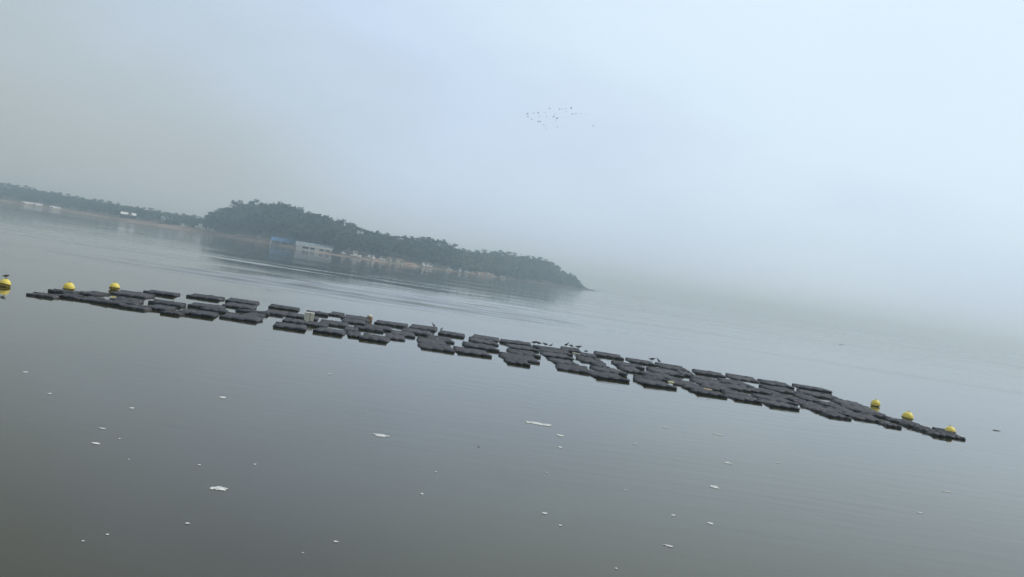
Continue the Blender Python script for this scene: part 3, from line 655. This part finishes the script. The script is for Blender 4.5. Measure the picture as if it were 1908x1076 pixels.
# ------------------------------------------------------------------ odd floats among the bags
def near_bag(px, py):
    w_ = water_at(px, py); return w_
w_ = near_bag(575, 599); r_ = empty('foam_crate', (w_.x, w_.y, 0), R(12))
bm = bmesh.new(); box(bm, -.27, .27, -.22, .22, -.08, .44, .03); link('block', from_bm('block', bm), M['styro'], r_)
bm = bmesh.new(); box(bm, -.29, .29, -.24, .24, .443, .52, .02); link('lid', from_bm('lid', bm), M['styro'], r_)
bm = bmesh.new(); box(bm, .02, .05, -.255, -.242, .0, .53, .003); link('strap', from_bm('strap', bm), M['brown'], r_)
tag(r_, 'white foam crate standing among the dark bags, left of centre', 'crate')
w_ = near_bag(688, 598); r_ = empty('drum_float', (w_.x, w_.y, 0), R(20)); n = 18
bm = bmesh.new(); loft(bm, [[(r2 * math.cos(2*math.pi*k/n), r2 * math.sin(2*math.pi*k/n), z) for k in range(n)] for z, r2 in ((-.1, .15), (0, .19), (.1, .2), (.2, .2), (.26, .19))])
link('drum', from_bm('drum', bm, True), M['brown'], r_)
bm = bmesh.new(); loft(bm, [[(r2 * math.cos(2*math.pi*k/n), r2 * math.sin(2*math.pi*k/n), z) for k in range(n)] for z, r2 in ((.263, .17), (.32, .17), (.39, .13), (.42, .05))])
link('cap', from_bm('cap', bm, True), M['styro'], r_)
tag(r_, 'brown stained float with a pale rounded top on the back row', 'float')
for px, py, L, zz, mat_, nm, lb in ((1074, 659, .50, .20, 'styro', 'plank', 'short pale plank lying on the bags under the perched birds'),
                                (1319, 727, .42, .19, 'peach', 'plank', 'faded orange plank lying on the bags right of the middle')):
    w_ = at_dist(px, py, water_at(px, py + 6).y); r_ = None
    bm = bmesh.new(); box(bm, -L/2, L/2, -.09, .09, -.03, .03, .012); box(bm, -L*.36, -L*.29, -.095, .095, -.034, .036); box(bm, L*.29, L*.36, -.095, .095, -.034, .036)
    o = link(nm, from_bm(nm, bm), M[mat_], loc=(w_.x, w_.y, zz)); o.rotation_euler = (0, R(1), R(4)); tag(o, lb, 'plank')
w_ = near_bag(1249, 720); bm = bmesh.new(); tube(bm, [(-.17, 0, .2), (-.16, 0, .2), (-.1, 0, .2), (.1, 0, .2), (.16, 0, .2), (.17, 0, .2)], [.012, .045, .06, .06, .045, .012], 14)
o = link('small_float', from_bm('small_float', bm, True), M['pale_yellow'], loc=(w_.x, w_.y, 0)); o.rotation_euler = (0, 0, R(8)); tag(o, 'tiny yellow oblong float between the dark bags, right of centre', 'float')

# ------------------------------------------------------------------ birds
def bird_mesh(pose):
    """one continuous loft: tail, body, neck, head, bill; then two legs"""
    bm = bmesh.new(); n = 12
    if pose == 'upright':
        sp_ = [(-.19, .13, .012, .03), (-.14, .155, .022, .035), (-.08, .18, .052, .05), (-.01, .215, .072, .068), (.05, .255, .06, .058), (.085, .30, .036, .036),
               (.10, .335, .03, .03), (.125, .36, .036, .034), (.15, .362, .026, .025), (.165, .358, .010, .010), (.215, .345, .004, .004)]
    elif pose == 'low':
        sp_ = [(-.21, .135, .012, .03), (-.15, .145, .022, .036), (-.08, .155, .05, .055), (0, .165, .068, .068), (.07, .175, .055, .055), (.11, .195, .036, .036),
               (.135, .215, .036, .035), (.165, .216, .028, .028), (.182, .21, .010, .010), (.235, .20, .004, .004)]
    else:  # feeding, head down
        sp_ = [(-.19, .20, .012, .03), (-.13, .205, .024, .036), (-.06, .205, .052, .052), (.02, .20, .068, .066), (.08, .18, .054, .05), (.12, .15, .034, .034),
               (.145, .125, .034, .033), (.165, .10, .026, .026), (.175, .085, .010, .010), (.20, .04, .004, .004)]
    pts = [Vector((a, 0, z)) for a, z, _, _ in sp_]; rings = []
    for i, (a, z, rz_, ry) in enumerate(sp_):
        d = (pts[min(i+1, len(pts)-1)] - pts[max(i-1, 0)]).normalized(); u = Vector((-d.z, 0, d.x))
        rings.append([pts[i] + u * rz_ * math.sin(2*math.pi*k/n) + Vector((0, 1, 0)) * ry * math.cos(2*math.pi*k/n) for k in range(n)])
    loft(bm, rings)
    for s_ in (-1, 1):
        tube(bm, [(0, s_ * .03, .15), (-.012, s_ * .03, .075), (.008, s_ * .03, .008)], [.012, .006, .006], 6)
        for t_ in (-.5, 0, .5):
            tube(bm, [(.006, s_ * .03, .008), (.05 * math.cos(t_), s_ * .03 + .05 * math.sin(t_), .004)], [.006, .003], 5)
    me = from_bm('shore_bird', bm, True); me.materials.append(M['bird']); return me
BM_ = {k: bird_mesh(k) for k in ('upright', 'low', 'feeding')}
PERCH = [(8, 513, 9, 'low', 1, 'dark bird crouched on top of the leftmost yellow buoy'),
         (805, 608, 9, 'upright', -1, 'upright dark bird on the right corner of a back bag, leftmost on the bags'),
         (826, 610, 7, 'upright', 1, 'small dark bird just right of the leftmost upright bird'),
         (991, 637, 9, 'low', 1, 'dark bird first in the row of four on the back bags'),
         (1001, 637, 9, 'low', -1, 'dark bird second in the row of four on the back bags'),
         (1014, 640, 8, 'low', -1, 'dark bird third in the row of four on the back bags'),
         (1025, 643, 8, 'upright', 1, 'dark bird last in the row of four on the back bags'),
         (1052, 640, 10, 'upright', 1, 'tall upright dark bird left of the pale plank'),
         (1063, 646, 7, 'feeding', 1, 'dark bird with lowered head between the tall bird and the stretched one'),
         (1075, 645, 9, 'low', 1, 'dark bird stretched out long above the pale plank'),
         (1085, 649, 6, 'feeding', -1, 'tiny dark bird at the right end of the flock over the plank'),
         (1203, 663, 9, 'low', 1, 'dark bird leaning forward, left of the two on the right-hand bags'),
         (1215, 667, 10, 'upright', -1, 'upright dark bird, right of the two on the right-hand bags')]
def nearest_bag(p):
    return min(BAGS, key=lambda q: max(0, abs(q[3] - p.x) - .46 * q[5]) * 6 + abs(q[4] + q[8] * .6 - p.y) * .35)
for px, py, hpx, pose, face, lb in PERCH:
    if px == 8: D = water_at(9, 536).y; z0 = None
    foot = py + hpx * .5
    if px == 8:
        bo = bpy.data.objects['buoy']; p = Vector((bo.location.x, bo.location.y, 0)); zz = .466 * bo.scale.z
    else:
        w_ = water_at(px, foot + 4.0); q = nearest_bag(w_)
        zz = .145 if abs(q[3] - w_.x) > .5 * q[5] else .15
        bx = min(max(w_.x, q[3] - .46 * q[5]), q[3] + .46 * q[5]); p = Vector((bx, q[4] + q[8] * .6, zz))
    s = hpx * p.y / F / (.38 if pose == 'upright' else .26)
    s = min(s, 1.15)
    o = link('shore_bird', BM_[pose], loc=(p.x, p.y, zz - .01)); o.scale = (s, s, s); o.rotation_euler = (0, 0, (0 if face > 0 else math.pi) + random.uniform(-.5, .5))
    tag(o, lb, 'bird', 'dark birds resting on the floats')
# flying flock
def flyer(up):
    bm = bmesh.new(); n = 8
    sp_ = [(-.26, .008, .05), (-.2, .02, .04), (-.08, .05, .05), (.04, .055, .055), (.14, .04, .04), (.24, .025, .025), (.33, .026, .026), (.37, .012, .012), (.42, .004, .004)]
    loft(bm, [[(x, ry * math.cos(2*math.pi*k/n), rz_ * math.sin(2*math.pi*k/n)) for k in range(n)] for x, rz_, ry in sp_])
    for s_ in (-1, 1):
        st = [(.03, .14, .11, .02), (.22, .17, .03, .016), (.42, .10, -.05, .012), (.62, -.02, -.10, .006)]   # span, lead x, trail x, thick
        rings = []
        for j, (y, lx, tx, th) in enumerate(st):
            z = up * (y * .55 if y < .3 else .165 + (y - .3) * .15); tr = tx - .10
            rings.append([(lx, s_ * y, z), ((lx + tr) / 2, s_ * y, z + th), (tr, s_ * y, z), ((lx + tr) / 2, s_ * y, z - th * .4)])
        loft(bm, rings)
    me = from_bm('flying_bird', bm, True); me.materials.append(M['goose']); return me
FM = [flyer(1), flyer(.3), flyer(-.7)]
FLOCK = [(983, 213, 1.1), (984, 217.5, 1.25), (991, 222, .9), (995, 211, .7), (1003, 211, 1.3), (1003.5, 226, 1.1), (1007, 227.5, .8), (1013.5, 233.5, 1.1), (1018, 239, .8),
         (1005, 218, .6), (1016, 211, .6), (1018, 217, .6), (1024, 203, .75), (1034, 213, .6), (1032, 217.5, 1.1), (1037.5, 221.5, 1.15), (1036, 227, .7), (1039, 237, .75),
         (1043, 204, .8), (1049, 203.5, .75), (1055, 202.5, .65), (1064.5, 202.5, 1.0), (1054.5, 209, .75), (1067, 212.5, 1.0), (1073, 212.5, .7), (1082, 212.5, .75), (1091, 214, .6), (1106, 235, .9)]
FN = ['at the point of the V, upper', 'at the point of the V, lower', 'just below the point on the lower arm', 'faint, behind the point on the upper arm', 'large and dark on the upper arm',
      'dark, midway along the lower arm', 'close behind the dark one midway on the lower arm', 'low on the lower arm, second to last', 'lowest, ending the lower arm',
      'faint, inside the V near the point', 'faint, above the middle of the V', 'faint, inside the V below its upper arm', 'first of the high line along the top', 'faint, in the centre of the flock',
      'dark, left of the pair in the centre', 'dark, right of the pair in the centre', 'faint, under the central pair', 'alone beneath the central pair', 'second of the high line along the top',
      'third of the high line along the top', 'fourth of the high line along the top', 'dark, ending the high line along the top', 'below the end of the high line', 'dark, first of the trailing line at right',
      'second of the trailing line at right', 'third of the trailing line at right', 'last of the trailing line at right', 'alone, lowest at the far right']
for i, ((px, py, s), lb) in enumerate(zip(FLOCK, FN)):
    p = at_dist(px, py, 232 + random.uniform(-6, 6))
    o = link('flying_bird', FM[i % 3], loc=p); s *= .84; o.scale = (s, s, s)
    o.rotation_euler = (R(random.uniform(-25, 10)), R(random.uniform(-8, 8)), math.pi + random.uniform(-.5, .5))
    tag(o, f'small dark bird flying, {lb}', 'bird', 'distant flock flying in a V')

# ------------------------------------------------------------------ foam flecks and driftwood on the water
def blob_mesh(name, rx, ry, seed, lumps, th):
    bm = bmesh.new(); rs = random.Random(seed)
    def one(cx_, cy_, ax, ay, sd_):
        n = 18; rings = []
        for (f_, z) in ((1.0, -.004), (.97, th * .5), (.75, th), (.35, th * 1.25), (.06, th * 1.1)):
            rings.append([(cx_ + ax * f_ * math.cos(k*2*math.pi/n) * (1 + .42 * noise.noise(Vector((math.cos(k*2*math.pi/n) * 1.6, math.sin(k*2*math.pi/n) * 1.6, sd_)))),
                           cy_ + ay * f_ * math.sin(k*2*math.pi/n) * (1 + .42 * noise.noise(Vector((math.cos(k*2*math.pi/n) * 1.6, math.sin(k*2*math.pi/n) * 1.6, sd_ + 7)))), z + sd_ * 1e-5) for k in range(n)])
        loft(bm, rings)
    one(0, 0, rx * (.7 if lumps > 1 else 1), ry * (.8 if lumps > 1 else 1), seed * 1.37)
    for j in range(lumps - 1):
        sg = -1 if j % 2 else 1
        one(sg * rx * rs.uniform(.45, .8), ry * rs.uniform(-.5, .5), rx * rs.uniform(.18, .38), ry * rs.uniform(.2, .45), seed * 1.37 + j + 3.1)
    return from_bm(name, bm, True)
FOAM = [  # px, py, width px, height px, lumps, label
    (409, 911, 34, 10, 5, 'largest ragged white foam patch, low on the left half'), (710, 812, 32, 7, 4, 'long white foam patch with a round head, lower middle'),
    (1003, 790, 52, 7, 6, 'longest thin foam streak below the middle of the bags'), (1331, 908, 21, 9, 3, 'triangular foam patch low on the right half'),
    (1014, 957, 12, 5, 2, 'bright compact foam fleck near the bottom, right of centre'), (625, 1010, 12, 4, 2, 'bright oblong foam fleck at the bottom, left of centre'),
    (415, 741, 16, 5, 3, 'foam patch below the left bags, by itself'), (190, 799, 16, 3, 3, 'thin row of foam dots at left, upper of a pair'),
    (178, 827, 22, 5, 3, 'curved foam patch at left, lower of a pair'), (92, 734, 10, 3, 2, 'small foam fleck near the left edge, under the left tip'),
    (245, 761, 8, 3, 1, 'small bright foam fleck between the left foam pair and the bags'), (349, 976, 11, 4, 2, 'small foam fleck below the largest ragged patch'),
    (1043, 812, 19, 4, 2, 'foam fleck just below the longest streak'), (1043, 834, 11, 4, 2, 'short foam fleck second below the longest streak'),
    (1355, 863, 15, 4, 2, 'foam fleck above the triangular patch'), (1338, 810, 27, 3, 3, 'faint wide foam streak in the right half'),
    (1254, 961, 10, 4, 2, 'foam fleck near the bottom, left of two at right'), (1323, 976, 14, 6, 2, 'foam fleck near the bottom, right of two at right'),
    (1044, 980, 6, 3, 1, 'foam dot beneath the bright compact fleck'), (1713, 956, 13, 3, 2, 'foam fleck low near the right edge'),
    (1764, 917, 24, 2, 2, 'very faint foam streak low near the right edge'), (47, 694, 9, 3, 1, 'foam fleck highest near the left edge'),
    (613, 697, 9, 2, 1, 'faint foam fleck under the left middle bags'), (371, 867, 5, 4, 1, 'foam dot above the largest ragged patch, left'),
    (475, 866, 5, 3, 1, 'foam dot above the largest ragged patch, right'), (223, 818, 4, 3, 1, 'tiny foam dot right of the left foam pair'),
    (786, 921, 6, 3, 1, 'foam dot in the lower middle, right of the ragged patch'), (200, 997, 5, 3, 1, 'foam dot at the lower left, upper of two'),
    (155, 1009, 5, 3, 1, 'foam dot at the lower left, lower of two'), (812, 880, 4, 2, 1, 'tiny foam dot above the lower middle dot'),
    (682, 767, 4, 2, 1, 'tiny foam dot above the long round-headed patch'), (984, 759, 9, 2, 2, 'faint foam fleck above the longest streak'),
    (1240, 797, 16, 2, 2, 'faint foam streak left of the wide faint one'), (1182, 828, 14, 2, 2, 'faint pair of foam flecks right of the longest streak'),
    (1448, 863, 11, 2, 2, 'faint foam streak right of the triangular patch'), (1405, 607, 6, 2, 1, 'small white fleck far out beyond the right bags'),
    (1148, 1060, 5, 3, 1, 'foam dot at the very bottom right of centre'), (564, 1031, 5, 2, 1, 'faint foam dot at the very bottom, left of centre'),
    (240, 857, 4, 2, 1, 'tiny faint foam dot under the curved left patch'), (1245, 1018, 20, 6, 4, 'faint broken foam patch at the bottom right'),
    (1018, 881, 4, 3, 1, 'foam dot midway below the longest streak'), (1165, 914, 5, 2, 1, 'faint foam dot left of the triangular patch')]
for i, (px, py, wp, hp, lumps, lb) in enumerate(FOAM):
    c = water_at(px, py); rx = wp * c.y / F / 2; ry = hp * c.y ** 2 / (H * F) / 2 * .8
    ry = min(ry, rx * 1.6)
    o = link('foam_patch', blob_mesh('foam_patch', rx, ry, i + 1, lumps, .002 + .004 * min(1, rx * 3)), M['foam_thin' if 'faint' in lb else 'foam'], loc=(c.x, c.y, .008)); o.rotation_euler = (0, 0, R(random.uniform(-14, 4)))
    tag(o, lb, 'foam', 'flecks of foam drifting on the water')
for i, (px, py, wp, lb) in enumerate(((1882, 613, 22, 'thin dark driftwood far out near the right edge'), (1568, 643, 10, 'small dark driftwood beyond the right-hand bags'),
                                      (1857, 803, 16, 'dark driftwood right of the right tip of the bags'), (892, 833, 5, 'tiny dark scrap floating in the lower middle'))):
    c = water_at(px, py); L = wp * c.y / F / 2; bm = bmesh.new()
    rr = .004 + L * .05
    tube(bm, [(-L, 0, 0), (-L * .6, .05 * L, rr * .5), (0, -.06 * L, rr * .6), (L * .5, .04 * L, rr * .4), (L, .1 * L, 0)], [rr * .5, rr, rr * 1.1, rr * .8, rr * .3], 8)
    tube(bm, [(-L * .2, 0, rr * .5), (-L * .1, L * .2, rr * 1.2), (0, L * .35, rr * 2)], [rr * .5, rr * .4, rr * .2], 6)
    o = link('driftwood', from_bm('driftwood', bm, True), M['drift'], loc=(c.x, c.y, .01)); tag(o, lb, 'driftwood', 'dark scraps adrift')

# ------------------------------------------------------------------ haze
HAZE_DENSITY = 0.00076
hm = bpy.data.materials.new('haze'); hm.use_nodes = True; t = hm.node_tree; t.nodes.clear()
o_ = t.nodes.new('ShaderNodeOutputMaterial'); pv = t.nodes.new('ShaderNodeVolumePrincipled')
pv.inputs['Color'].default_value = (.70, .87, 1.0, 1); pv.inputs['Density'].default_value = HAZE_DENSITY; pv.inputs['Anisotropy'].default_value = .45; pv.inputs['Absorption Color'].default_value = (.6, .8, 1, 1)
t.links.new(pv.outputs[0], o_.inputs['Volume'])
bm = bmesh.new(); box(bm, -8200, 8200, -8200, 8200, -2.0, 48)
tag(link('haze', from_bm('haze', bm), hm), 'pale blue morning haze over the water and far shore', 'haze', kind='stuff')
